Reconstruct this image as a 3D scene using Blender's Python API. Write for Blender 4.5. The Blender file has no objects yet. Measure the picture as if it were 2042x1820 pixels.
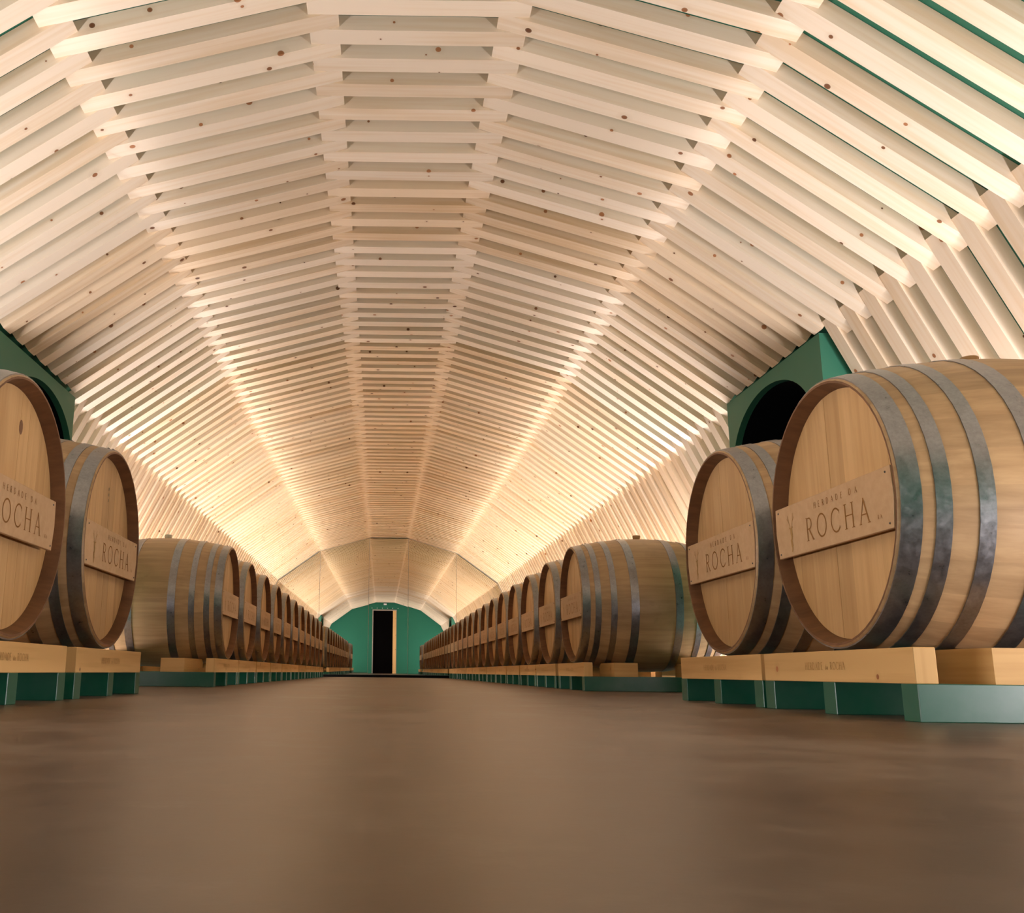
import bpy, bmesh, math, random
from math import sin, cos, pi, tan, sqrt
from mathutils import Vector, Matrix

# ------------------------------------------------------------------ camera
SC = bpy.context.scene
COL = SC.collection
F, PPX, PPY = 1887.14, 774.745, 925.51
PITCH, YAW, ROLL, CAMH = .216, .00484, .01122, .086
fw = Vector((sin(YAW)*cos(PITCH), cos(YAW)*cos(PITCH), sin(PITCH)))
rt = Vector((cos(YAW), -sin(YAW), 0)); up = rt.cross(fw)
r_ = rt*cos(ROLL) + up*sin(ROLL); u_ = -rt*sin(ROLL) + up*cos(ROLL)
cd = bpy.data.cameras.new('camera'); cam = bpy.data.objects.new('camera', cd); COL.objects.link(cam)
M = Matrix((r_, u_, -fw)).transposed().to_4x4(); M.translation = Vector((0, 0, CAMH))
cam.matrix_world = M
cd.sensor_fit = 'HORIZONTAL'; cd.sensor_width = 36; cd.lens = F/2042*36
cd.shift_x = (1021-PPX)/2042; cd.shift_y = (PPY-910)/2042
cd.clip_start = .02; cd.clip_end = 100
SC.camera = cam

# ------------------------------------------------------------------ world and exposure
w = bpy.data.worlds.new('world'); SC.world = w; w.use_nodes = True
w.node_tree.nodes['Background'].inputs[0].default_value = (.004, .0035, .003, 1)
SC.view_settings.view_transform = 'Standard'; SC.view_settings.look = 'None'
SC.view_settings.gamma = 1; SC.view_settings.use_curve_mapping = False
SC.view_settings.exposure = 0.14
SC.cycles.max_bounces = 10; SC.cycles.diffuse_bounces = 7; SC.cycles.glossy_bounces = 4
SC.cycles.sample_clamp_indirect = 6

# ------------------------------------------------------------------ lights: floor strips behind the barrel rows
XBL, XBR = -2.20, 2.37           # centre line of the two light channels
WARM, NEUT = (1.0, .89, .82), (1.0, .92, .96)
SEG = []                          # (x, y0, y1, colour, watt per metre)
for x in (XBL, XBR):
    SEG += [(x, .15, 3.55, NEUT, 29), (x, 5.25, 7.0, NEUT, 46), (x, 7.1, 11.2, WARM, 37), (x, 11.3, 15.3, WARM, 37)]
for x, y0, y1, c, wm in SEG:
    ld = bpy.data.lights.new('strip_glow', 'AREA'); ld.shape = 'RECTANGLE'
    ld.size = .05; ld.size_y = y1-y0-.04; ld.color = c; ld.energy = wm*(y1-y0)
    lo = bpy.data.objects.new('strip_glow', ld); COL.objects.link(lo)
    lo.location = (x, (y0+y1)/2, .066)
    lo.rotation_euler = (0, pi + (.8 if x < 0 else -.8), 0)

# ------------------------------------------------------------------ material helpers
def newmat(name):
    m = bpy.data.materials.new(name); m.use_nodes = True
    nt = m.node_tree; b = nt.nodes['Principled BSDF']
    return m, nt, b
def nd(nt, t, **k):
    n = nt.nodes.new(t)
    for a, v in k.items():
        if a in n.inputs.keys(): n.inputs[a].default_value = v
        else: setattr(n, a, v)
    return n
def L(nt, a, b): nt.links.new(a, b)
def ramp(nt, src, stops, interp='LINEAR'):
    n = nt.nodes.new('ShaderNodeValToRGB'); cr = n.color_ramp; cr.interpolation = interp
    while len(cr.elements) < len(stops): cr.elements.new(.5)
    for e, (p, c) in zip(cr.elements, stops):
        e.position = p; e.color = c if len(c) == 4 else (*c, 1)
    L(nt, src, n.inputs[0]); return n.outputs[0]
def mixc(nt, f, a, b, mode='MIX'):
    n = nt.nodes.new('ShaderNodeMix'); n.data_type = 'RGBA'; n.blend_type = mode
    for s, v in ((0, f), (6, a), (7, b)):
        if hasattr(v, 'links'): L(nt, v, n.inputs[s])
        else: n.inputs[s].default_value = v if s == 0 else (*v, 1)
    return n.outputs[2]
def math_(nt, op, a, b=None, c=None):
    n = nt.nodes.new('ShaderNodeMath'); n.operation = op
    for i, v in enumerate((a, b, c)):
        if v is None: continue
        if hasattr(v, 'links'): L(nt, v, n.inputs[i])
        else: n.inputs[i].default_value = v
    return n.outputs[0]
def simple(name, col, rough=.6, metal=0., **k):
    m, nt, b = newmat(name)
    b.inputs['Base Color'].default_value = (*col, 1); b.inputs['Roughness'].default_value = rough
    b.inputs['Metallic'].default_value = metal
    return m

def pine(name, light, dark, knotcol, knots=True, uvs=True):
    m, nt, b = newmat(name)
    if uvs: src = nd(nt, 'ShaderNodeUVMap').outputs[0]
    else: src = nd(nt, 'ShaderNodeTexCoord').outputs['Object']
    rnd = nd(nt, 'ShaderNodeObjectInfo').outputs['Random']
    off = nd(nt, 'ShaderNodeCombineXYZ'); L(nt, math_(nt, 'MULTIPLY', rnd, 53.7), off.inputs[0]); L(nt, math_(nt, 'MULTIPLY', rnd, 17.3), off.inputs[1])
    add = nd(nt, 'ShaderNodeVectorMath', operation='ADD'); L(nt, src, add.inputs[0]); L(nt, off.outputs[0], add.inputs[1])
    P = add.outputs[0]
    # long soft grain
    mp = nd(nt, 'ShaderNodeMapping'); L(nt, P, mp.inputs[0]); mp.inputs['Scale'].default_value = (1.1, 26, 26)
    n1 = nd(nt, 'ShaderNodeTexNoise', Scale=1.6, Detail=3, Roughness=.5, Distortion=.12); L(nt, mp.outputs[0], n1.inputs[0])
    # per board tone, changes slowly over the run of one board
    mp2 = nd(nt, 'ShaderNodeMapping'); L(nt, P, mp2.inputs[0]); mp2.inputs['Scale'].default_value = (.35, .6, .6)
    n2 = nd(nt, 'ShaderNodeTexNoise', Scale=1.3, Detail=1); L(nt, mp2.outputs[0], n2.inputs[0])
    t = math_(nt, 'ADD', math_(nt, 'MULTIPLY', n1.outputs[0], .6), math_(nt, 'MULTIPLY', n2.outputs[0], .55))
    base = ramp(nt, t, [(.42, dark), (.62, light)])
    tone = math_(nt, 'MULTIPLY_ADD', rnd, .16, .90)
    tc = nd(nt, 'ShaderNodeCombineColor')
    for i, k in enumerate((1.0, .985, .965)): L(nt, math_(nt, 'MULTIPLY', tone, k), tc.inputs[i])
    base = mixc(nt, 1.0, base, tc.outputs[0], 'MULTIPLY')
    if knots:
        mp3 = nd(nt, 'ShaderNodeMapping'); L(nt, P, mp3.inputs[0]); mp3.inputs['Scale'].default_value = (4.2, 11.0, 11.0)
        v = nd(nt, 'ShaderNodeTexVoronoi', Scale=1.0); v.voronoi_dimensions = '2D'; L(nt, mp3.outputs[0], v.inputs[0])
        sepc = nd(nt, 'ShaderNodeSeparateColor'); L(nt, v.outputs['Color'], sepc.inputs[0])
        # true distance in metres to the cell's own point
        dv = nd(nt, 'ShaderNodeVectorMath', operation='SUBTRACT'); L(nt, mp3.outputs[0], dv.inputs[0]); L(nt, v.outputs['Position'], dv.inputs[1])
        ds = nd(nt, 'ShaderNodeVectorMath', operation='MULTIPLY'); L(nt, dv.outputs[0], ds.inputs[0]); ds.inputs[1].default_value = (.238, .091, 0)
        ln = nd(nt, 'ShaderNodeVectorMath', operation='LENGTH'); L(nt, ds.outputs[0], ln.inputs[0])
        rad = math_(nt, 'MULTIPLY_ADD', sepc.outputs[1], .0095, .003)
        q = math_(nt, 'DIVIDE', ln.outputs['Value'], rad)
        mask = ramp(nt, q, [(.55, (1, 1, 1)), (.95, (.9, .9, .9)), (1.0, (0, 0, 0))])
        halo = ramp(nt, math_(nt, 'MULTIPLY', q, .33), [(.3, (1, 1, 1)), (1.0, (0, 0, 0))])
        pick = math_(nt, 'LESS_THAN', sepc.outputs[0], .42)
        base = mixc(nt, math_(nt, 'MULTIPLY', math_(nt, 'MULTIPLY', halo, pick), .35), base, tuple(x*.8 for x in dark))
        kc = ramp(nt, sepc.outputs[2], [(0, knotcol), (1, tuple(min(1, x*3.6) for x in knotcol))])
        base = mixc(nt, math_(nt, 'MULTIPLY', mask, pick), base, kc)
    L(nt, base, b.inputs['Base Color'])
    b.inputs['Roughness'].default_value = .62
    b.inputs['Specular IOR Level'].default_value = .3
    return m

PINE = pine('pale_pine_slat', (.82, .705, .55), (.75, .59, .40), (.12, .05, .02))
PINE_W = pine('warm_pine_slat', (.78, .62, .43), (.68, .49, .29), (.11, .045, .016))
BEAM = pine('pine_beam', (.70, .43, .17), (.58, .33, .115), (.16, .06, .02))

def oak(name, light, dark, staves=0, along='Z', rough=.55, stain=.25):
    """oak: object coordinates; along = grain direction"""
    m, nt, b = newmat(name)
    oc = nd(nt, 'ShaderNodeTexCoord').outputs['Object']
    rnd = nd(nt, 'ShaderNodeObjectInfo').outputs['Random']
    sc = {'Z': (30, 30, 1.6), 'X': (1.6, 34, 34)}[along]
    off = nd(nt, 'ShaderNodeVectorMath', operation='ADD'); L(nt, oc, off.inputs[0])
    cb = nd(nt, 'ShaderNodeCombineXYZ')
    for i in range(3): L(nt, math_(nt, 'MULTIPLY', rnd, 31.+i*7), cb.inputs[i])
    L(nt, cb.outputs[0], off.inputs[1])
    mp = nd(nt, 'ShaderNodeMapping'); L(nt, off.outputs[0], mp.inputs[0]); mp.inputs['Scale'].default_value = sc
    n1 = nd(nt, 'ShaderNodeTexNoise', Scale=1.2, Detail=5, Roughness=.6, Distortion=.3); L(nt, mp.outputs[0], n1.inputs[0])
    n2 = nd(nt, 'ShaderNodeTexNoise', Scale=3.2, Detail=3); L(nt, off.outputs[0], n2.inputs[0])
    t = math_(nt, 'ADD', math_(nt, 'MULTIPLY', n1.outputs[0], .6), math_(nt, 'MULTIPLY', n2.outputs[0], .4))
    col = ramp(nt, t, [(.34, dark), (.62, light)])
    sp = nd(nt, 'ShaderNodeSeparateXYZ'); L(nt, oc, sp.inputs[0])
    if staves:
        if along == 'X':
            ang = math_(nt, 'ARCTAN2', sp.outputs[1], sp.outputs[2])
            cell = math_(nt, 'FLOOR', math_(nt, 'MULTIPLY', ang, staves/(2*pi)))
        else:
            cell = math_(nt, 'FLOOR', math_(nt, 'MULTIPLY', sp.outputs[1], staves))
        wn = nd(nt, 'ShaderNodeTexWhiteNoise'); wn.noise_dimensions = '1D'
        L(nt, math_(nt, 'ADD', cell, math_(nt, 'MULTIPLY', rnd, 100.)), wn.inputs['W'])
        f = math_(nt, 'MULTIPLY_ADD', wn.outputs[0], .20, .88)
        tc = nd(nt, 'ShaderNodeCombineColor')
        for i in range(3): L(nt, f, tc.inputs[i])
        col = mixc(nt, 1., col, tc.outputs[0], 'MULTIPLY')
    tt = math_(nt, 'MULTIPLY_ADD', rnd, .16, .90); tcc = nd(nt, 'ShaderNodeCombineColor')
    for i, k in enumerate((1.0, .99, .97)): L(nt, math_(nt, 'MULTIPLY', tt, k), tcc.inputs[i])
    col = mixc(nt, 1., col, tcc.outputs[0], 'MULTIPLY')
    if stain:
        n3 = nd(nt, 'ShaderNodeTexNoise', Scale=5.5, Detail=6, Roughness=.7); L(nt, off.outputs[0], n3.inputs[0])
        s = ramp(nt, n3.outputs[0], [(.60, (0, 0, 0)), (.74, (1, 1, 1))])
        col = mixc(nt, math_(nt, 'MULTIPLY', s, stain), col, tuple(x*.35 for x in dark))
    L(nt, col, b.inputs['Base Color']); b.inputs['Roughness'].default_value = rough
    b.inputs['Specular IOR Level'].default_value = .35
    bp = nd(nt, 'ShaderNodeBump', Strength=.12, Distance=.003); L(nt, n1.outputs[0], bp.inputs['Height']); L(nt, bp.outputs[0], b.inputs['Normal'])
    return m
OAK_SIDE = oak('oak_staves', (.50, .33, .17), (.34, .205, .098), 28, 'X', .42, .3)
OAK_HEAD = oak('oak_head', (.62, .385, .17), (.48, .275, .105), 0, 'Z', .5, .12)
OAK_CHIME = oak('oak_chime', (.225, .105, .045), (.135, .06, .026), 28, 'X', .55, .2)
PLAQ = oak('plaque_wood', (.60, .39, .215), (.52, .325, .165), 0, 'X', .55, 0)
BURN = simple('burnt_print', (.27, .115, .022), .8)
FAINT = simple('faint_burnt_print', (.40, .225, .07), .8)
CORK = simple('bung_wood', (.42, .25, .11), .7)
SILI = simple('bung_silicone', (.62, .56, .44), .5)

def metal():
    m, nt, b = newmat('galvanised_hoop')
    oc = nd(nt, 'ShaderNodeTexCoord').outputs['Object']
    n = nd(nt, 'ShaderNodeTexNoise', Scale=40, Detail=5, Roughness=.7); L(nt, oc, n.inputs[0])
    n2 = nd(nt, 'ShaderNodeTexNoise', Scale=150, Detail=2); L(nt, oc, n2.inputs[0])
    t = math_(nt, 'ADD', math_(nt, 'MULTIPLY', n.outputs[0], .7), math_(nt, 'MULTIPLY', n2.outputs[0], .3))
    L(nt, ramp(nt, t, [(.35, (.25, .25, .255)), (.7, (.37, .37, .38))]), b.inputs['Base Color'])
    b.inputs['Metallic'].default_value = .95
    L(nt, ramp(nt, n.outputs[0], [(.3, (.26, .26, .26)), (.7, (.42, .42, .42))]), b.inputs['Roughness'])
    return m
HOOP = metal()
RIVET = simple('rivet_steel', (.16, .14, .12), .5, .8)

def green(name, col, rough=.5, mott=.0):
    m, nt, b = newmat(name)
    oc = nd(nt, 'ShaderNodeTexCoord').outputs['Object']
    n = nd(nt, 'ShaderNodeTexNoise', Scale=9, Detail=4, Roughness=.6); L(nt, oc, n.inputs[0])
    c2 = tuple(x*(1-mott) + .22*mott for x in col)
    L(nt, ramp(nt, n.outputs[0], [(.4, col), (.7, c2)]), b.inputs['Base Color'])
    b.inputs['Roughness'].default_value = rough
    return m
G_WALL = green('green_paint', (.026, .155, .09), .55, .03)
G_END = green('green_end_wall_paint', (.006, .125, .070), .8, .0)
G_PAL = green('green_pallet_paint', (.004, .088, .048), .32, .10)
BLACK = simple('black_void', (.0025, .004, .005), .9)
BLACKG = simple('black_door', (.0025, .002, .002), .8)
BLACKG.node_tree.nodes['Principled BSDF'].inputs['Specular IOR Level'].default_value = .0
BLACK.node_tree.nodes['Principled BSDF'].inputs['Specular IOR Level'].default_value = .1
STEEL = simple('satin_trim', (.45, .42, .38), .35, .6)
WHITE = simple('white_plastic', (.75, .75, .72), .4)

def floor_mat():
    m, nt, b = newmat('polished_concrete')
    oc = nd(nt, 'ShaderNodeTexCoord').outputs['Object']
    mp = nd(nt, 'ShaderNodeMapping'); L(nt, oc, mp.inputs[0]); mp.inputs['Scale'].default_value = (1, .8, 1)
    n1 = nd(nt, 'ShaderNodeTexNoise', Scale=3.0, Detail=7, Roughness=.62, Distortion=.4); L(nt, mp.outputs[0], n1.inputs[0])
    n2 = nd(nt, 'ShaderNodeTexNoise', Scale=11, Detail=5, Roughness=.7); L(nt, oc, n2.inputs[0])
    n3 = nd(nt, 'ShaderNodeTexNoise', Scale=.9, Detail=3); L(nt, oc, n3.inputs[0])
    t = math_(nt, 'ADD', math_(nt, 'MULTIPLY', n1.outputs[0], .45), math_(nt, 'ADD', math_(nt, 'MULTIPLY', n2.outputs[0], .25), math_(nt, 'MULTIPLY', n3.outputs[0], .3)))
    L(nt, ramp(nt, t, [(.43, (.054, .028, .015)), (.5, (.096, .056, .034)), (.57, (.165, .113, .080))]), b.inputs['Base Color'])
    L(nt, ramp(nt, t, [(.38, (.30, .30, .30)), (.62, (.44, .44, .44))]), b.inputs['Roughness'])
    b.inputs['Specular IOR Level'].default_value = .5
    bp = nd(nt, 'ShaderNodeBump', Strength=.05, Distance=.004); L(nt, n2.outputs[0], bp.inputs['Height']); L(nt, bp.outputs[0], b.inputs['Normal'])
    return m
FLOOR = floor_mat()
def mirror_mat():
    m, nt, b = newmat('mirror_foil')
    b.inputs['Base Color'].default_value = (.80, .79, .74, 1); b.inputs['Metallic'].default_value = 1; b.inputs['Roughness'].default_value = .0
    return m
MIRROR = mirror_mat()
def emis(name, col, s):
    m, nt, b = newmat(name); b.inputs['Base Color'].default_value = (.8, .8, .8, 1)
    b.inputs['Emission Color'].default_value = (*col, 1); b.inputs['Emission Strength'].default_value = s
    return m
GLOW_N = emis('diffuser_neutral', NEUT, 6); GLOW_W = emis('diffuser_warm', WARM, 6)

# ------------------------------------------------------------------ mesh helpers
def link(name, me, mat=None, parent=None, loc=None):
    o = bpy.data.objects.new(name, me); COL.objects.link(o)
    if mat is not None and me is not None and len(me.materials) == 0: me.materials.append(mat)
    if parent is not None: o.parent = parent
    if loc is not None: o.location = loc
    return o
def mesh(name, verts, faces, uvs=None, smooth=False):
    me = bpy.data.meshes.new(name); me.from_pydata(verts, [], faces); me.update()
    if uvs is not None:
        ul = me.uv_layers.new(name='UVMap')
        fl = [c for f in uvs for uv in f for c in uv]
        ul.data.foreach_set('uv', fl)
    if smooth:
        me.polygons.foreach_set('use_smooth', [True]*len(me.polygons))
    return me
def empty(name, label, cat, loc=(0, 0, 0), group=None):
    o = bpy.data.objects.new(name, None); COL.objects.link(o); o.location = loc
    o.empty_display_size = .1
    o['label'] = label; o['category'] = cat
    if group: o['group'] = group
    return o
def struct(o, label=None):
    o['kind'] = 'structure'
    if label: o['label'] = label
    return o
class MB:
    def __init__(s): s.v = []; s.f = []; s.uv = []
    def box(s, a, b):
        x0, y0, z0 = a; x1, y1, z1 = b; n = len(s.v)
        s.v += [(x0, y0, z0), (x1, y0, z0), (x1, y1, z0), (x0, y1, z0), (x0, y0, z1), (x1, y0, z1), (x1, y1, z1), (x0, y1, z1)]
        dx, dy, dz = x1-x0, y1-y0, z1-z0
        for q, (w, h) in (((0, 3, 2, 1), (dy, dx)), ((4, 5, 6, 7), (dx, dy)), ((0, 1, 5, 4), (dx, dz)), ((1, 2, 6, 5), (dy, dz)), ((2, 3, 7, 6), (dx, dz)), ((3, 0, 4, 7), (dy, dz))):
            s.f.append(tuple(n+i for i in q))
            k = len(s.f)*.37
            # long side along u
            if w >= h: s.uv.append([(k, 0), (k+w, 0), (k+w, h), (k, h)])
            else: s.uv.append([(k, 0), (k, w), (k+h, w), (k+h, 0)])
        return s
    def prism(s, pts, axis, a, b):
        """extrude 2-D polygon pts along axis ('X','Y','Z') from a to b"""
        n = len(s.v); k = len(pts)
        mk = {'X': lambda p, t: (t, p[0], p[1]), 'Y': lambda p, t: (p[0], t, p[1]), 'Z': lambda p, t: (p[0], p[1], t)}[axis]
        s.v += [mk(p, a) for p in pts] + [mk(p, b) for p in pts]
        s.f.append(tuple(range(n, n+k))); s.uv.append([(p[0], p[1]) for p in pts])
        s.f.append(tuple(range(n+2*k-1, n+k-1, -1))); s.uv.append([(p[0], p[1]) for p in reversed(pts)])
        for i in range(k):
            j = (i+1) % k
            s.f.append((n+i, n+k+i, n+k+j, n+j)); s.uv.append([(a, pts[i][1]), (b, pts[i][1]), (b, pts[j][1]), (a, pts[j][1])])
        return s
    def mesh(s, name, fix=True):
        me = mesh(name, s.v, s.f, s.uv)
        if fix:
            bm = bmesh.new(); bm.from_mesh(me); bmesh.ops.recalc_face_normals(bm, faces=bm.faces); bm.to_mesh(me); bm.free()
        return me
def bevelled(me, w, seg=1):
    bm = bmesh.new(); bm.from_mesh(me)
    bmesh.ops.bevel(bm, geom=list(bm.edges), offset=w, segments=seg, affect='EDGES', profile=.5)
    bm.to_mesh(me); bm.free(); return me

# ------------------------------------------------------------------ ceiling geometry (cross section in X-Z)
D_MIR = 15.46; Y_BACK = -.35; P = .1533; YC0 = 2.778
VL3, VL2, VL1 = Vector((-1.699, 1.524)), Vector((-1.022, 2.012)), Vector((-.222, 2.233))
VR1, VR2, VR3 = Vector((.418, 2.233)), Vector((1.198, 2.000)), Vector((1.875, 1.511))
FL, FR = Vector((-2.43, 0)), Vector((2.605, 0))
CH = [FL, VL3, VL2, VL1, VR1, VR2, VR3, FR]
EOV, DEP = .052, .058
PORT = {'R': (3.83, 4.935), 'L': (3.93, 4.97)}
XPR, XPL, ZPORT = 1.857, -1.686, 1.526

def outward(a, b):
    d = (b-a).normalized(); return Vector((-d.y, d.x))          # left-to-right walk: outward is up/left
def offset_chain(pts, dist):
    out = []
    for i, p in enumerate(pts):
        ns = []
        if i > 0: ns.append(outward(pts[i-1], p))
        if i < len(pts)-1: ns.append(outward(p, pts[i+1]))
        n = sum(ns, Vector((0, 0))).normalized(); c = n.dot(ns[0])
        out.append(p + n*dist/c)
    return out
def slat_geo(pts, t, vo=0., y=0., uo=0.):
    """one straight squared slat from pts[0] to pts[1], t wide along the vault, DEP deep outwards"""
    a, b = pts; o = outward(a, b)*DEP; l = (b-a).length
    q = [a, b, b+o, a+o]
    V = [(p.x, y, p.y) for p in q] + [(p.x, y+t, p.y) for p in q]
    u0, u1 = uo, uo+l
    Fc = [(0, 4, 5, 1), (0, 1, 2, 3), (5, 4, 7, 6), (3, 2, 6, 7), (0, 3, 7, 4), (1, 5, 6, 2)]
    U = [[(u0, vo), (u0, vo+t), (u1, vo+t), (u1, vo)], [(u0, vo), (u1, vo), (u1, vo-DEP), (u0, vo-DEP)],
         [(u1, vo+t), (u0, vo+t), (u0, vo+t+DEP), (u1, vo+t+DEP)], [(u0, vo+2), (u1, vo+2), (u1, vo+2+t), (u0, vo+2+t)],
         [(u0+3, vo), (u0+3, vo+DEP), (u0+3+t, vo+DEP), (u0+3+t, vo)], [(u0+4, vo), (u0+4+t, vo), (u0+4+t, vo+DEP), (u0+4, vo+DEP)]]
    return V, Fc, U
def lerp_along(a, b, d): return a + (b-a).normalized()*d
def facet_pts(f, cutL=False, cutR=False):
    """f = 0..6 from the left wall to the right wall"""
    a, b = CH[f], CH[f+1]
    p = a if f == 0 else lerp_along(a, b, .028 if cutL else -EOV)
    q = b if f == 6 else lerp_along(b, a, .028 if cutR else -EOV)
    return [p, q]
def jit(u):
    tab = [(-60, 0), (-3, .002), (0, -.004), (6, -.005), (9, .001), (12, .009), (16, .010), (20, .001), (24, .003), (400, .0)]
    for (a, x), (b, y) in zip(tab, tab[1:]):
        if a <= u <= b: return x + (y-x)*(u-a)/(b-a)
    return 0
def yfar(u): return YC0 + P/2*u + jit(u)        # far edge of half-layer u (even: facets 1,3,5; odd: facets 0,2,4,6)

# facets with the centre's parity: centre (3) and the second ones (1,5); odd parity: 2,4 and the walls 0,6
PAR = {3: 0, 1: 0, 5: 0, 2: 1, 4: 1, 0: 1, 6: 1}
GAP = .0004
shell_all = None

# floor
mb = MB(); mb.box((-4.4, Y_BACK-.25, -.12), (4.4, D_MIR+.25, 0))
floor = struct(link('floor', mb.mesh('floor'), FLOOR), 'polished brown concrete floor running down the vault between the barrel rows')

# ceiling shell: green boarding above the slats, five facets
def shell(name, pts, y0, y1, label):
    a = offset_chain(pts, DEP+.002); b = offset_chain(pts, DEP+.035)
    me = MB()
    n = len(pts)
    for i in range(n-1):
        me.prism([(a[i].x, a[i].y), (a[i+1].x, a[i+1].y), (b[i+1].x, b[i+1].y), (b[i].x, b[i].y)], 'Y', y0, y1)
    return me
full = offset_chain(CH, DEP+.002)
def shell_part(i0, i1, ranges):
    ai = offset_chain(CH, DEP+.002); bo = offset_chain(CH, DEP+.035); me = MB()
    for y0, y1 in ranges:
        for i in range(i0, i1):
            me.prism([(ai[i].x, ai[i].y), (ai[i+1].x, ai[i+1].y), (bo[i+1].x, bo[i+1].y), (bo[i].x, bo[i].y)], 'Y', y0, y1)
    return me
YE0, YE1 = Y_BACK-.2, D_MIR+.2
ceiling = struct(link('ceiling', shell_part(1, 6, [(YE0, YE1)]).mesh('ceiling'), G_WALL), 'green vaulted ceiling faceted in five planes, lined with crosswise pine slats')
wall_l = struct(link('wall_left', shell_part(0, 1, [(YE0, PORT['L'][0]), (PORT['L'][1], YE1)]).mesh('wall_left'), G_WALL), 'leaning left wall lined with pine slats behind the barrels')
wall_r = struct(link('wall_right', shell_part(6, 7, [(YE0, PORT['R'][0]), (PORT['R'][1], YE1)]).mesh('wall_right'), G_WALL), 'leaning right wall lined with pine slats behind the barrels')

cache = {}
def slat_mesh(f, cl, cr, t, mat):
    key = (f, cl, cr, mat.name)
    if key not in cache:
        V, Fc, U = slat_geo(facet_pts(f, cl, cr), t)
        me = mesh('slat', V, Fc, U); me.materials.append(mat); cache[key] = me
    return cache[key]
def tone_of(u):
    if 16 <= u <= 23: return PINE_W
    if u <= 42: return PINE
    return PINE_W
OWNER = {0: wall_l, 6: wall_r}
stuffs = {}; mi = {}
T = round(P/2-GAP, 4)
u = -42; rows = []
while yfar(u) < D_MIR-.002:
    rows.append(u); u += 1
count = {}
rng = random.Random(4)
for u in rows:
    y1 = yfar(u); y0 = y1-T
    if y0 < Y_BACK+.002: continue
    for f in range(7):
        if (u & 1) != PAR[f]: continue
        inL = y1 > PORT['L'][0]-.004 and y0 < PORT['L'][1]+.004
        inR = y1 > PORT['R'][0]-.004 and y0 < PORT['R'][1]+.004
        if (f == 0 and inL) or (f == 6 and inR): continue
        cl, cr = (f == 1 and inL), (f == 5 and inR)
        own = OWNER.get(f, ceiling)
        lim = 300 if own is ceiling else 90
        lo = 1.55 if own is ceiling else 2.3
        dy = rng.uniform(-.0015, .0015) if False else 0
        if y0 > lo and count.get(own.name, 0) < lim:
            count[own.name] = count.get(own.name, 0)+1
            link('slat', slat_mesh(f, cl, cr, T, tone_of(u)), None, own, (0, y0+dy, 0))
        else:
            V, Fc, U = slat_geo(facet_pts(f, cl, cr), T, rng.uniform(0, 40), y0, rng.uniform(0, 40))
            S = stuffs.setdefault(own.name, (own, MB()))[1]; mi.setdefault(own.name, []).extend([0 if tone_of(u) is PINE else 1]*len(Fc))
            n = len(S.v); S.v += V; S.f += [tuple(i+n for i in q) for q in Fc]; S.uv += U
for nm, (own, S) in stuffs.items():
    me = S.mesh('far_slats', False); me.materials.append(PINE); me.materials.append(PINE_W)
    me.polygons.foreach_set('material_index', mi[nm]); o = link('far_slats', me, None, own); o['kind'] = 'stuff'

# green end wall behind the camera, with the black door (seen in the mirror)
iv = offset_chain(CH, DEP)
DX0, DX1, DZ = -.30, .47, 2.0
mb = MB()
def zin(x):
    for a, b in zip(iv, iv[1:]):
        if a.x <= x <= b.x: return a.y + (b.y-a.y)*(x-a.x)/(b.x-a.x)
    return 0
left = [(p.x, p.y) for p in iv if p.x < DX0]; right = [(p.x, p.y) for p in iv if p.x > DX1]
mb.prism(left + [(DX0, zin(DX0)), (DX0, 0)], 'Y', Y_BACK-.1, Y_BACK)
mb.prism([(DX0, DZ), (DX0, zin(DX0)), (DX1, zin(DX1)), (DX1, DZ)], 'Y', Y_BACK-.1, Y_BACK)
mb.prism([(DX1, 0), (DX1, zin(DX1))] + right, 'Y', Y_BACK-.1, Y_BACK)
wall_b = struct(link('wall_back', mb.mesh('wall_back'), G_END), 'green painted end wall with a black door, seen in the mirror wall')
for i in range(6):
    x = -.33 + i*.17
    bm = bmesh.new(); bmesh.ops.create_uvsphere(bm, u_segments=8, v_segments=6, radius=.011)
    me = bpy.data.meshes.new('screw_cap'); bm.to_mesh(me); bm.free()
    link('screw_cap', me, WHITE, wall_b, (x, Y_BACK, 2.06))
door = struct(link('door_1', MB().box((DX0+.02, Y_BACK-.08, .0), (DX1-.115, Y_BACK-.045, DZ-.02)).mesh('door'), BLACKG), 'black door in the green end wall with a pine post beside it')
fr = MB().box((DX0-.012, Y_BACK-.09, 0), (DX0+.018, Y_BACK+.012, DZ+.012)).box((DX0+.018, Y_BACK-.09, DZ-.018), (DX1+.012, Y_BACK+.012, DZ+.012)).box((DX1-.003, Y_BACK-.09, 0), (DX1+.012, Y_BACK+.012, DZ-.018))
link('door_frame', fr.mesh('door_frame'), STEEL, door)
link('door_post', MB().box((DX1-.112, Y_BACK-.095, 0), (DX1-.004, Y_BACK+.005, DZ-.019)).mesh('door_post'), BEAM, door)['label'] = 'knotty pine door post'
sg = empty('emergency_light', 'small white light fitting at the crown of the green end wall', 'light', (.10, Y_BACK, 2.185))
link('light_body', bevelled(MB().box((-.05, 0, -.025), (.05, .05, .025)).mesh('light_body'), .006), WHITE, sg)
link('light_lens', MB().box((-.04, .0502, -.017), (.04, .054, .017)).mesh('light_lens'), WHITE, sg)

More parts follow.
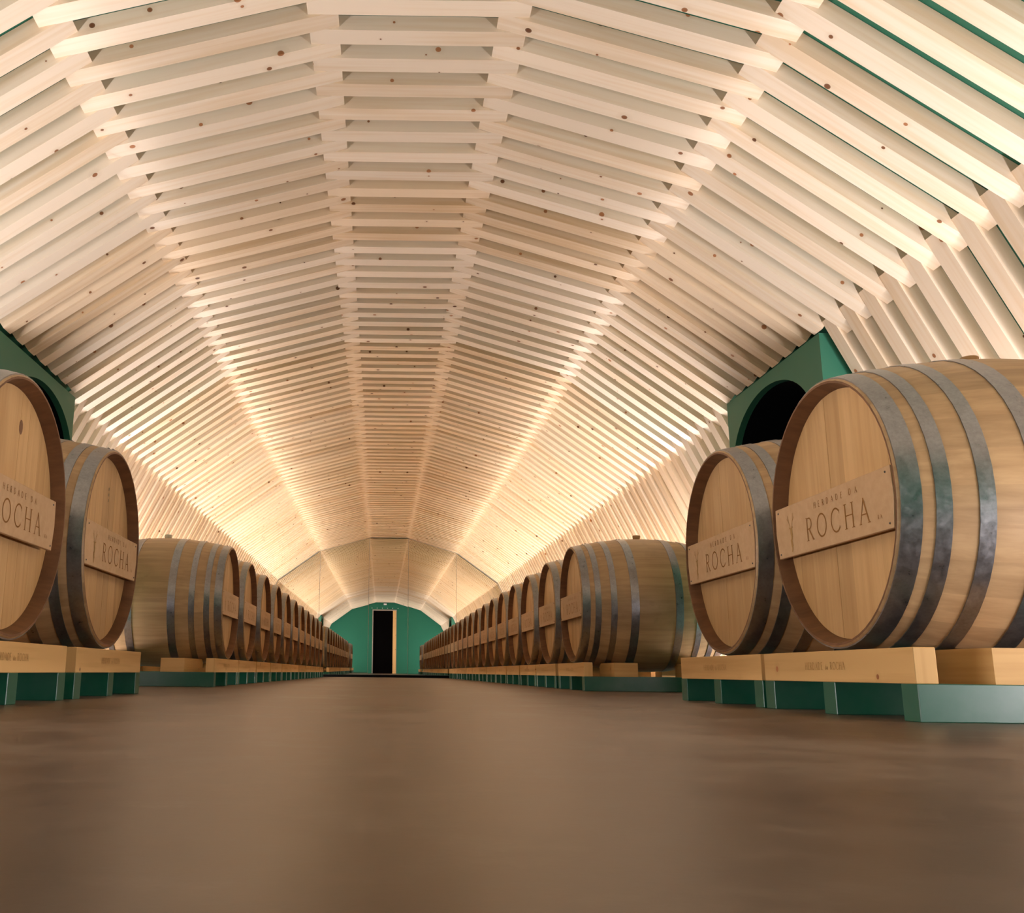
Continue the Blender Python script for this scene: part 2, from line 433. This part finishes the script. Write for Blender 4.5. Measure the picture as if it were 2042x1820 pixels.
# mirror wall: five tall panels with slightly warped foil
XS = [FL.x, VL2.x, VL1.x, VR1.x, VR2.x, FR.x]
wall_f = struct(link('wall_front', MB().prism([(p.x, p.y) for p in offset_chain(CH, DEP)], 'Y', D_MIR+.012, D_MIR+.06).mesh('wall_front'), simple('panel_edge', (.42, .38, .32), .6)), 'mirrored end wall of five tall panels doubling the vault')
def zun(x):
    for a, b in zip(CH, CH[1:]):
        if a.x <= x <= b.x: return a.y + (b.y-a.y)*(x-a.x)/(b.x-a.x)
    return 0
# per panel: slope at the foot, slope growth per metre (leaning towards the viewer), turn about the vertical
WARP = [(.0015, .0006, -.0004), (.0018, .0004, -.0016), (.0011, .0009, .0002), (.0009, .0011, -.0013), (.0012, .0008, .0006)]
for i in range(5):
    x0, x1 = XS[i]+.003, XS[i+1]-.003; s0, s1, ty = WARP[i]; nx, nz = 10, 16
    xm = (x0+x1)/2; V = []; Fc = []; U = []
    xs = [x0+(x1-x0)*k/nx for k in range(nx+1)]
    if i in (0, 4): # include the kink of the wall
        xk = VL3.x if i == 0 else VR3.x
        xs = sorted(xs + [xk])
    zb = .042
    for x in xs:
        zt = max(zun(x)-.003, zb+.001)
        for k in range(nz+1):
            z = zb + (zt-zb)*k/nz
            V.append((x, D_MIR - (s0*z + s1*z*z/2) + ty*(x-xm) - .0006, z))
    for a in range(len(xs)-1):
        for k in range(nz):
            n = a*(nz+1)+k; Fc.append((n, n+nz+1, n+nz+2, n+1))
    me = mesh('mirror_panel', V, Fc, None, True)
    o = link('mirror_panel', me, MIRROR, wall_f)
bb = struct(link('baseboard_front', MB().box((FL.x+.05, D_MIR-.012, 0), (FR.x-.05, D_MIR+.011, .040)).mesh('baseboard'), BLACK), 'black base strip under the mirror wall')
sm = MB()
for x in XS[1:-1]: sm.box((x-.0022, D_MIR-.006, .042), (x+.0022, D_MIR+.011, zun(x)-.003))
o = link('trim_1', sm.mesh('trim'), STEEL); struct(o, 'thin upright joints between the mirror panels')

# portals: green boxes standing out of the side walls, each with a dark arched passage
def portal(name, side, X, y0, y1, label):
    s = 1 if side == 'R' else -1
    yc = (y0+y1)/2 + (.03 if side == 'R' else .06); hw, zs, rh = .475, 1.165, .300
    pts = [(yc-hw, 0)]
    N = 28
    for k in range(N+1):
        a = pi - pi*k/N; pts.append((yc + hw*cos(a), zs + rh*sin(a)))
    pts.append((yc+hw, 0))
    depth = .95
    xa, xb = X, X + s*depth
    # face with opening: strips between the arch and the outline
    me = MB()
    def quad_strip(outline):
        for k in range(len(outline)-1):
            (ya, za, yb, zb) = outline[k]; (yc_, zc_, yd, zd) = outline[k+1]
            me.prism([(ya, za), (yb, zb), (yd, zd), (yc_, zc_)], 'X', min(xa, xb), max(xa, xb))
    lst = [(pts[0][0], pts[0][1], y0, 0), (pts[1][0], pts[1][1], y0, zs)]
    arch = pts[1:-1]
    for k, (y, z) in enumerate(arch):
        if k == 0: continue
        a = pi - pi*k/N
        if a > 3*pi/4: oy, oz = y0, zs + (ZPORT-zs)*tan(pi-a)/1.0 if a > 3*pi/4 else 0
        elif a >= pi/4: oy, oz = yc + ((y0 if cos(a) < 0 else y1)-yc)*abs(cos(a)/sin(a)), ZPORT
        else: oy, oz = y1, zs + (ZPORT-zs)*tan(a)
        lst.append((y, z, oy, oz))
    lst.append((pts[-1][0], 0, y1, 0))
    quad_strip(lst)
    m = me.mesh(name)
    bm = bmesh.new(); bm.from_mesh(m); bmesh.ops.remove_doubles(bm, verts=bm.verts, dist=1e-5)
    # drop the inner walls between neighbouring prisms
    seen = {}
    for f in bm.faces:
        key = tuple(sorted(v.index for v in f.verts)); seen.setdefault(key, []).append(f)
    kill = [f for fs in seen.values() if len(fs) > 1 for f in fs]
    bmesh.ops.delete(bm, geom=kill, context='FACES_ONLY'); bmesh.ops.recalc_face_normals(bm, faces=bm.faces)
    bm.to_mesh(m); bm.free()
    o = struct(link(name, m, G_WALL), label)
    # dark passage lining
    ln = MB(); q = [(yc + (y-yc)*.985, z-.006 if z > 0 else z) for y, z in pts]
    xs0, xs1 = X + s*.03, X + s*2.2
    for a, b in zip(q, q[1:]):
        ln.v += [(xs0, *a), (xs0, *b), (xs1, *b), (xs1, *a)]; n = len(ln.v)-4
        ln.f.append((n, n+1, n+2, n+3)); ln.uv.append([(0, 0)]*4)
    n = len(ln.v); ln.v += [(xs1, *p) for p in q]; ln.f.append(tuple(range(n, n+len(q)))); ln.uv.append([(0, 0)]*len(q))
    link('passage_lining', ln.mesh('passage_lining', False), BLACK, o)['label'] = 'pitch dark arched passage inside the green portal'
    return o
portal('door_2', 'R', XPR, *PORT['R'], 'green boxed portal with dark arch in the right wall')
portal('door_3', 'L', XPL, *PORT['L'], 'green boxed portal with dark arch in the left wall')

# light channels on the floor behind the rows
grp = 'light channels behind the barrel rows'
NM = ['beside the near pair of barrels', 'just past the portal', 'along the middle of the row', 'along the far end of the row']
for k, (x, y0, y1, c, wm) in enumerate(SEG):
    o = empty('light_channel', 'white floor light behind the %s row, %s' % ('left' if x < 0 else 'right', NM[k % 4]), 'light', (x, (y0+y1)/2, 0), grp)
    h = (y1-y0)/2
    me = MB().box((-.04, -h, 0), (.04, h, .012)).box((-.04, -h, .012), (-.034, h, .05)).box((.034, -h, .012), (.04, h, .05)).mesh('housing')
    link('housing', me, WHITE, o)
    link('diffuser', MB().box((-.033, -h+.01, .013), (.033, h-.01, .03)).mesh('diffuser'), GLOW_N if c is NEUT else GLOW_W, o)

# ------------------------------------------------------------------ lettering
def glyph_strokes():
    """serif capitals on a unit cap height: list of (polyline, width) with thick and thin strokes"""
    G = {}
    def arc(cx, cy, rx, ry, a0, a1, n=14): return [(cx+rx*cos(a0+(a1-a0)*k/n), cy+ry*sin(a0+(a1-a0)*k/n)) for k in range(n+1)]
    G['R'] = (.62, [([(.12, 0), (.12, 1)], .085), ([(.12, .965), (.28, .965)], .05), (arc(.28, .735, .2, .23, pi/2, -pi/2), .065), ([(.28, .505), (.12, .505)], .05), ([(.27, .5), (.58, 0)], .085), ([(.02, .012), (.22, .012)], .028), ([(.02, .988), (.16, .988)], .028), ([(.52, .012), (.66, .012)], .028)])
    G['O'] = (.86, [(arc(.43, .5, .36, .475, 0, 2*pi, 32), .068)])
    G['C'] = (.74, [(arc(.43, .5, .36, .475, .75, 2*pi-.75, 26), .068), ([(.70, .90), (.70, .72)], .03), ([(.70, .12), (.70, .24)], .03)])
    G['H'] = (.80, [([(.14, 0), (.14, 1)], .085), ([(.66, 0), (.66, 1)], .085), ([(.14, .52), (.66, .52)], .045)] + [([(x-.1, z), (x+.1, z)], .028) for x in (.14, .66) for z in (.012, .988)])
    G['A'] = (.74, [([(.08, 0), (.38, 1)], .05), ([(.36, 1), (.67, 0)], .085), ([(.19, .36), (.56, .36)], .045), ([(0, .012), (.17, .012)], .028), ([(.57, .012), (.77, .012)], .028)])
    G['E'] = (.56, [([(.12, 0), (.12, 1)], .10), ([(.12, .975), (.50, .975)], .05), ([(.12, .52), (.42, .52)], .05), ([(.12, .025), (.52, .025)], .05)])
    G['D'] = (.78, [([(.12, 0), (.12, 1)], .10), ([(.12, .97), (.3, .97)], .05), (arc(.3, .5, .36, .47, pi/2, -pi/2, 18), .075), ([(.3, .03), (.12, .03)], .05)])
    G['d'] = (.55, [(arc(.24, .27, .18, .24, 0, 2*pi, 18), .06), ([(.43, 0), (.43, .85)], .08)])
    G['a'] = (.5, [(arc(.22, .2, .16, .18, 0, 2*pi, 16), .06), ([(.38, 0), (.38, .5), (.22, .56), (.1, .5)], .07)])
    G[' '] = (.4, [])
    return G
GL = glyph_strokes()
def stroke(me, pts, wd, tf, th):
    """ribbon of constant width; tf maps (s, t) to 3-D at depth 0/1"""
    h = wd/2; n = len(pts); Lp = []; Rp = []
    closed = n > 3 and abs(pts[0][0]-pts[-1][0]) < 1e-6 and abs(pts[0][1]-pts[-1][1]) < 1e-6
    for i, (x, y) in enumerate(pts):
        if closed: a = pts[i-1] if i > 0 else pts[-2]; b = pts[i+1] if i < n-1 else pts[1]
        else: a = pts[max(i-1, 0)]; b = pts[min(i+1, n-1)]
        dx, dy = b[0]-a[0], b[1]-a[1]; l = math.hypot(dx, dy) or 1; nx, ny = -dy/l, dx/l
        Lp.append((x+nx*h, y+ny*h)); Rp.append((x-nx*h, y-ny*h))
    for i in range(n-1):
        k = len(me.v)
        me.v += [tf(*Lp[i], 1), tf(*Lp[i+1], 1), tf(*Rp[i+1], 1), tf(*Rp[i], 1)]
        me.f.append((k, k+1, k+2, k+3)); me.uv.append([(0, 0)]*4)
def text(me, s, org, cap, tf0, track=.12, squeeze=1.):
    x = org[0]
    for ch in s:
        wdt, st = GL[ch]
        for pts, wd in st:
            stroke(me, [((px_*squeeze)*cap + x, py_*cap + org[1]) for px_, py_ in pts], wd*cap*(1.05 if cap > .03 else 1.5), tf0, 0)
        x += (wdt*squeeze+track)*cap
    return x
def text_width(s, cap, track, squeeze): return sum((GL[c][0]*squeeze+track)*cap for c in s) - track*cap

# ------------------------------------------------------------------ barrel (axis along +X, front head at x=0, centre of the axis at y=0 z=0)
BL, RH, RB, Z0 = .81, .330, .384, .486
def rad(x):
    t = (x-BL/2)/(BL/2); return RB - (RB-RH)*abs(t)**1.9
def revolve(prof, seg=56, closed=False, ystart=0.):
    V = []; Fc = []; n = len(prof)
    for k in range(seg):
        a = 2*pi*k/seg
        for x, r in prof: V.append((x, r*sin(a), r*cos(a)))
    for k in range(seg):
        k2 = (k+1) % seg
        for i in range(n-1 if not closed else n):
            j = (i+1) % n
            Fc.append((k*n+i, k*n+j, k2*n+j, k2*n+i))
    return V, Fc
def rev_mesh(name, prof, seg=56, closed=False, smooth=True, mat=None, caps=()):
    V, Fc = revolve(prof, seg, closed)
    me = bpy.data.meshes.new(name); me.from_pydata(V, [], Fc); me.update()
    bm = bmesh.new(); bm.from_mesh(me); bmesh.ops.remove_doubles(bm, verts=bm.verts, dist=1e-6)
    bmesh.ops.recalc_face_normals(bm, faces=bm.faces); bm.to_mesh(me); bm.free()
    if smooth:
        me.polygons.foreach_set('use_smooth', [True]*len(me.polygons))
        try: me.set_sharp_from_angle(angle=math.radians(32))
        except Exception: pass
    if mat: me.materials.append(mat)
    return me
NS = 18
xs = [BL*k/NS for k in range(NS+1)]
outer = [(x, rad(x)-.0) for x in xs]; outer[0] = (.0, RH-.004); outer.insert(1, (.004, RH)); outer[-1] = (BL, RH-.004); outer.insert(-1, (BL-.004, RH))
# staves: one wall of wood, open at both ends, with chimes
TH, REC = .030, .040
inner = [(BL-.0, RH-.009), (BL-REC, rad(BL-REC)-TH), (BL/2, RB-TH), (REC, rad(REC)-TH), (.0, RH-.009)]
ME_BODY = rev_mesh('staves', outer[1:-1] and outer, 56, mat=OAK_SIDE)
def chime_mesh(front=True):
    f = (lambda x: x) if front else (lambda x: BL-x)
    prof = [(f(0), RH-.004), (f(0), RH-.0095), (f(REC), rad(REC)-TH), (f(REC+.012), rad(REC)-TH), (f(REC+.012), rad(REC)-.004), (f(.004), RH-.002)]
    return rev_mesh('chime', prof, 56, closed=True, mat=OAK_CHIME)
ME_CH1, ME_CH2 = chime_mesh(True), chime_mesh(False)
RHD = rad(REC)-TH
def disc_planks(front=True, n=9):
    """head planks: strips of a disc, upright, each slightly proud or sunk"""
    out = []; rg = random.Random(7 if front else 11)
    ws = [rg.uniform(.8, 1.25) for _ in range(n)]; tot = sum(ws); y = -RHD; r = RHD-.0005
    for k in range(n):
        ya = y+.0002; y += 2*RHD*ws[k]/tot; yb = y-.0002
        ya = max(ya, -r*.9985); yb = min(yb, r*.9985)
        m = 8; top = [(ya+(yb-ya)*i/m, sqrt(max(r*r-(ya+(yb-ya)*i/m)**2, 1e-8))) for i in range(m+1)]
        pts = top + [(p, -z) for p, z in reversed(top)]
        d = rg.uniform(-.0005, .0005)
        xa, xb = (REC-.002+d, REC+.010) if front else (BL-REC-.010, BL-REC+.002+d)
        me = MB().prism(pts, 'X', xa, xb).mesh('head_plank'); me.materials.append(OAK_HEAD); out.append(me)
    return out
PLANKS_F = disc_planks(True)
ME_HEAD = rev_mesh('head', [(REC+.0105, 0), (REC+.0105, RHD-.0005), (REC+.0118, RHD-.0005), (REC+.0118, 0)], 40, mat=OAK_CHIME, smooth=False)
ME_HEADB = rev_mesh('rear_head', [(BL-REC, 0), (BL-REC, RHD-.0005), (BL-REC-.0118, RHD-.0005), (BL-REC-.0118, 0)], 40, mat=OAK_HEAD, smooth=False)
HOOPS = [(.005, .046), (.072, .103), (.155, .187), (.262, .305)]
def hoop_mesh(a, b):
    t = .0022; m = (a+b)/2
    prof = [(a, rad(a)-.001), (a, rad(a)+t), (m, rad(m)+t), (b, rad(b)+t), (b, rad(b)-.001)]
    return rev_mesh('hoop', prof, 56, mat=HOOP)
ME_HOOPS = [hoop_mesh(a, b) for a, b in HOOPS] + [hoop_mesh(BL-b, BL-a) for a, b in HOOPS]
def rivet_mesh(a, b, ang):
    bm = bmesh.new(); m = (a+b)/2
    for dx in (-.008, .008):
        for da in (-.016, .016):
            x = m+dx; r = rad(x)+.0022; an = ang+da
            mt = Matrix.Translation((x, r*sin(an), r*cos(an))) @ Matrix.Scale(.8, 4)
            bmesh.ops.create_uvsphere(bm, u_segments=6, v_segments=4, radius=.0042, matrix=mt)
    me = bpy.data.meshes.new('rivets'); bm.to_mesh(me); bm.free(); me.materials.append(RIVET); return me
allh = HOOPS + [(BL-b, BL-a) for a, b in HOOPS]
ME_RIV = [rivet_mesh(a, b, (.10, -.05, .07, -.1, .05, .1, -.07, .04)[i]) for i, (a, b) in enumerate(allh)]
def bung_mesh():
    prof = [(-.006, 0), (-.006, .019), (.010, .0215), (.022, .0225), (.024, .0205), (.024, 0)]
    V = []; Fc = []; n = len(prof); S = 16
    for k in range(S):
        a = 2*pi*k/S
        for z, r in prof: V.append((BL/2 + r*cos(a), r*sin(a), RB+z))
    for k in range(S):
        for i in range(n-1): Fc.append((k*n+i, ((k+1) % S)*n+i, ((k+1) % S)*n+i+1, k*n+i+1))
    me = bpy.data.meshes.new('bung'); me.from_pydata(V, [], Fc)
    bm = bmesh.new(); bm.from_mesh(me); bmesh.ops.remove_doubles(bm, verts=bm.verts, dist=1e-6); bmesh.ops.recalc_face_normals(bm, faces=bm.faces); bm.to_mesh(me); bm.free()
    return me
ME_BUNG = bung_mesh(); ME_BUNG.materials.append(CORK)
ME_BUNG2 = bung_mesh(); ME_BUNG2.materials.append(SILI)
# plaque: faces -X, reading left to right from +Y to -Y
PW, PZ0, PZ1 = .620, .402-Z0, .540-Z0
def plaque_mesh(cut=9.):
    y0, y1 = -PW/2, PW/2
    rr = .310
    pts = []
    for z in (PZ0, (PZ0+PZ1)/2, PZ1): pts.append((min(y1, sqrt(rr*rr-z*z), cut), z))
    for z in (PZ1, (PZ0+PZ1)/2, PZ0): pts.append((max(y0, -sqrt(rr*rr-z*z)), z))
    me = MB().prism(pts, 'X', .002, .013).mesh('plaque'); return bevelled(me, .0012)
ME_PLQ0 = plaque_mesh(.245); ME_PLQ0.materials.append(PLAQ)
ME_PLQ = plaque_mesh(); ME_PLQ.materials.append(PLAQ)
def word_mesh(word, s0, s1, z, cap, mat, squeeze=1.):
    """letters between s0 and s1 along the plaque, evenly tracked"""
    me = MB(); tf = lambda s, t, d: (.0014, -s, t)
    w0 = sum(GL[c][0]*squeeze*cap for c in word); tr = (s1-s0-w0)/max(len(word)-1, 1)/cap
    text(me, word, (s0, z-Z0), cap, tf, tr, squeeze)
    m = me.mesh('lettering', False); m.materials.append(mat); return m
ME_LET = [word_mesh('ROCHA', -.122, .205, .429, .060, BURN, 1.12), word_mesh('HERDADE', -.069, .085, .5065, .0155, BURN), word_mesh('DA', .117, .157, .5065, .0155, BURN),
          word_mesh('RA', .238, .256, .430, .0095, BURN)]
def emblem_mesh():
    """slender figure with two raised forking arms over a twisting body"""
    me = MB(); tf = lambda s, t, d: (.0014, -s, t)
    cx = -.212; z0 = .413-Z0
    def st(pts, wd): stroke(me, [(cx+a, z0+b) for a, b in pts], wd, tf, 0)
    st([(-.016, .100), (-.014, .085), (-.007, .072), (-.003, .066)], .0022)
    st([(.016, .103), (.013, .086), (.006, .073), (.003, .066)], .0022)
    st([(-.022, .092), (-.014, .083)], .0018); st([(.022, .093), (.013, .083)], .0018)
    st([(-.011, .066), (0, .062), (.011, .067)], .0045)
    st([(0, .064), (.001, .052), (.004, .044)], .012); st([(.004, .046), (.002, .036), (-.002, .030)], .009)
    st([(-.002, .034), (0, .022), (.003, .014)], .011); st([(.003, .016), (.001, .006), (-.001, 0)], .006)
    st([(-.006, .026), (.006, .018)], .003); st([(-.005, .050), (.008, .040)], .003)
    m = me.mesh('emblem', False); m.materials.append(FAINT); return m
ME_EMB = emblem_mesh()
def nail_meshes():
    out = []
    for sd in (-1, 1):
        for z in (PZ0+.012, PZ1-.012):
            bm = bmesh.new()
            bmesh.ops.create_uvsphere(bm, u_segments=6, v_segments=4, radius=.0028, matrix=Matrix.Translation((.002, sd*(PW/2-.024), z)))
            me = bpy.data.meshes.new('nail'); bm.to_mesh(me); bm.free(); me.materials.append(RIVET); out.append(me)
    return out
ME_SCR = nail_meshes()
def stamp_mesh():
    me = MB(); tf = lambda s, t, d: (REC-.0036, -s, t)
    for k in range(3):
        z = .20-k*.020
        stroke(me, [(.012, z), (.018, z+.012)], .003, tf, 0); stroke(me, [(.018, z+.012), (.024, z+.002)], .0025, tf, 0)
    m = me.mesh('stamp', False); m.materials.append(simple('ink_stamp', (.10, .11, .06), .8)); return m
ME_STAMP = stamp_mesh()

def build_barrel():
    r = empty('wine_barrel', '', 'barrel'); OZ = Vector((0, 0, Z0))
    def part(n, me, par=r): 
        o = link(n, me, None, par)
        if par is r: o.location = OZ
        return o
    part('staves', ME_BODY); part('chime', ME_CH1); part('chime', ME_CH2)
    h = part('head', ME_HEAD)
    for m in PLANKS_F: part('plank', m, h)
    part('head', ME_HEADB)
    for m, rv in zip(ME_HOOPS, ME_RIV):
        o = part('hoop', m); part('rivet', rv, o)
    part('bung', ME_BUNG)
    p = part('plaque', ME_PLQ)
    for m, wd in zip(ME_LET, ('large burnt capitals', 'small burnt capitals above', 'two small burnt capitals above', 'tiny burnt mark')): part('lettering', m, p)['label'] = wd
    part('emblem', ME_EMB, p)
    for m in ME_SCR: part('nail', m, p)
    return r
def dup(root, lite=False):
    c = root.copy(); COL.objects.link(c)
    for ch in root.children:
        k = ch.copy(); COL.objects.link(k); k.parent = c
        if lite and ch.name.startswith('hoop'): continue
        for g in ch.children:
            if lite and not (g.name.startswith('plank') or g.name.startswith('lettering') or g.name.startswith('emblem')): continue
            q = g.copy(); COL.objects.link(q); q.parent = k
    return c

# ------------------------------------------------------------------ pallet with timber cradle (front face at x=0, near end at y=0)
ZG, ZW = .0745, .147
def beam_text_meshes(Lp):
    out = []; tf = lambda s, t, d: (-.0006, -s, t)
    yc = Lp*.52; cap = .0175; x = -yc-.105
    for wd, c in (('HERDADE', cap), ('da', cap*.8), ('ROCHA', cap)):
        me = MB(); x = text(me, wd, (x, .103), c, tf, .12, 1.0)+.009
        m = me.mesh('lettering', False); m.materials.append(FAINT2); out.append(m)
    return out
FAINT2 = simple('faint_beam_print', (.48, .27, .085), .8)
def build_pallet(Lp, yb, text_on=True):
    """Lp: length along the row, yb: where the barrel's centre stands over it"""
    r = empty('barrel_pallet', '', 'pallet'); Wd = .872
    sw = .062
    for y in (0, Lp/2-sw/2, Lp-sw):
        link('stringer', bevelled(MB().box((0, y, 0), (Wd, y+sw, ZG)).mesh('stringer'), .0015), G_PAL, r)
    fb = link('beam', bevelled(MB().box((0, .004, ZG), (.046, Lp-.004, ZW)).mesh('beam'), .0015), BEAM, r)
    link('beam', bevelled(MB().box((Wd-.046, .004, ZG), (Wd, Lp-.004, ZW)).mesh('beam'), .0015), BEAM, r)
    for m in beam_text_meshes(Lp): link('lettering', m, None, fb)
    xr = .031     # barrel front relative to the pallet front
    for xc in (.16, Wd-.285):
        x0, x1 = xc, xc+.125; rr = max(rad(x0-xr+.125*k/8) for k in range(9)) + .0035
        for s in (-1, 1):
            ya = .004 if s < 0 else Lp-.004
            inner_y = yb + s*.13
            pts = [(ya, ZG), (ya, ZW)]
            yc_lim = yb + s*sqrt(max(rr*rr-(Z0-ZW)**2, 0))
            if (s < 0 and yc_lim > ya) or (s > 0 and yc_lim < ya):
                pass
            else:
                yc_lim = ya; pts = [(ya, ZG)]
            for k in range(9):
                y = yc_lim + (inner_y-yc_lim)*k/8
                pts.append((y, Z0 - sqrt(rr*rr-(y-yb)**2)))
            pts.append((inner_y, ZG))
            link('chock', MB().prism(pts, 'X', x0, x1).mesh('chock'), BEAM, r)
    link('crosspiece', MB().box((.047, Lp/2-.03, ZG), (.159, Lp/2+.03, .095)).mesh('crosspiece'), BEAM, r)
    return r
PAL = {}

def ordw(n): return ['first', 'second', 'third', 'fourth', 'fifth', 'sixth', 'seventh', 'eighth', 'ninth', 'tenth', 'eleventh', 'twelfth', 'thirteenth'][n]
proto = build_barrel(); used = [False]
def place_barrel(side, y, label, group, lite=False, white=False, stamp=False):
    if not used[0]: b = proto; used[0] = True
    else: b = dup(proto, lite)
    b['label'] = label; b['group'] = group
    if side == 'R': b.location = (1.100, y, 0)
    else: b.location = (-.913, y, 0); b.rotation_euler = (0, 0, pi)
    if stamp:
        for c in b.children:
            if c.name.startswith('head') and c.data is ME_HEAD:
                q = link('stamp', ME_STAMP, None, c); q['label'] = 'faint dark stamp on the head'
    if white:
        for c in b.children:
            if c.name.startswith('bung'): c.data = ME_BUNG2; c['label'] = 'pale silicone bung'
    return b
def place_pallet(side, y0, Lp, yb, label, group):
    """y0: near end in the room"""
    off = yb-y0
    if side == 'L': off = Lp-off
    p = build_pallet(Lp, off)
    p['label'] = label; p['group'] = group
    if side == 'R': p.location = (1.069, y0, 0)
    else: p.location = (-.882, y0+Lp, 0); p.rotation_euler = (0, 0, pi)
    return p
gB, gP = 'wine barrels in the two rows', 'green barrel pallets in the two rows'
# near groups
place_barrel('R', 2.315, 'largest oak barrel, at the right edge, its side and all hoops in view', gB)
place_barrel('R', 3.095, 'oak barrel beside the right portal, partly behind the largest barrel', gB)
l0 = place_barrel('L', 2.365, 'oak barrel cut off by the left edge, dark oval knot in its head', gB)
place_barrel('L', 3.205, 'oak barrel at the left, beside the one cut off by the edge', gB, stamp=True)
for ch in l0.children:
    if ch.name.startswith('plaque'): ch.location.y += .058; ch.data = ME_PLQ0
    if ch.name.startswith('head') and ch.data is ME_HEAD:
        bm = bmesh.new(); bmesh.ops.create_uvsphere(bm, u_segments=16, v_segments=6, radius=.017, matrix=Matrix.Translation((REC-.002, -.04, .215)) @ Matrix.Diagonal((.08, .75, 1.2, 1)))
        me = bpy.data.meshes.new('knot'); bm.to_mesh(me); bm.free(); me.materials.append(OAK_CHIME)
        link('knot', me, None, ch)['label'] = 'dark oval knot in the head'
place_pallet('R', 1.93, .768, 2.315, 'green pallet with pine beam under the largest barrel at the right edge', gP)
place_pallet('R', 2.716, .735, 3.095, 'green pallet with pine beam under the barrel beside the right portal', gP)
place_pallet('L', 1.945, .768, 2.365, 'green pallet under the barrel cut off by the left edge', gP)
place_pallet('L', 2.795, .752, 3.205, 'green pallet under the left barrel beside the cut-off one', gP)
RBs = [5.58, 6.41, 7.27, 8.06, 8.84, 9.62, 10.40, 11.18, 11.96, 12.74, 13.52, 14.30, 15.07]
RPs = [5.10, 5.94, 6.72, 7.52, 8.31, 9.08, 9.86, 10.63, 11.41, 12.19, 12.96, 13.74, 14.52]
for i, (yb, yp) in enumerate(zip(RBs, RPs)):
    n = ordw(i)
    place_barrel('R', yb, ('oak barrel seen from its side in the right row, first past the portal' if i == 0 else '%s oak barrel past the portal in the right row, head and plaque towards the aisle' % n) if i < 12 else 'last oak barrel of the right row, against the mirror wall', gB, i > 5)
    place_pallet('R', yp, .755, yb, '%s green pallet past the portal in the right row, under pine beam' % n, gP)
LBs = [5.78, 6.65, 7.54, 8.42, 9.29, 10.16, 11.03, 11.90, 12.77, 13.64, 14.51]
LPs = [5.11, 5.97, 6.84, 7.72, 8.60, 9.47, 10.34, 11.21, 12.08, 12.95, 13.82]
for i, (yb, yp) in enumerate(zip(LBs, LPs)):
    n = ordw(i)
    place_barrel('L', yb, ('oak barrel with pale bung seen from its side, first past the left portal' if i == 0 else '%s oak barrel past the portal in the left row, head and plaque towards the aisle' % n) if i < 10 else 'last oak barrel of the left row, against the mirror wall', gB, i > 5, i in (0, 5))
    place_pallet('L', yp, .845, yb, '%s green pallet past the portal in the left row, under pine beam' % n, gP)
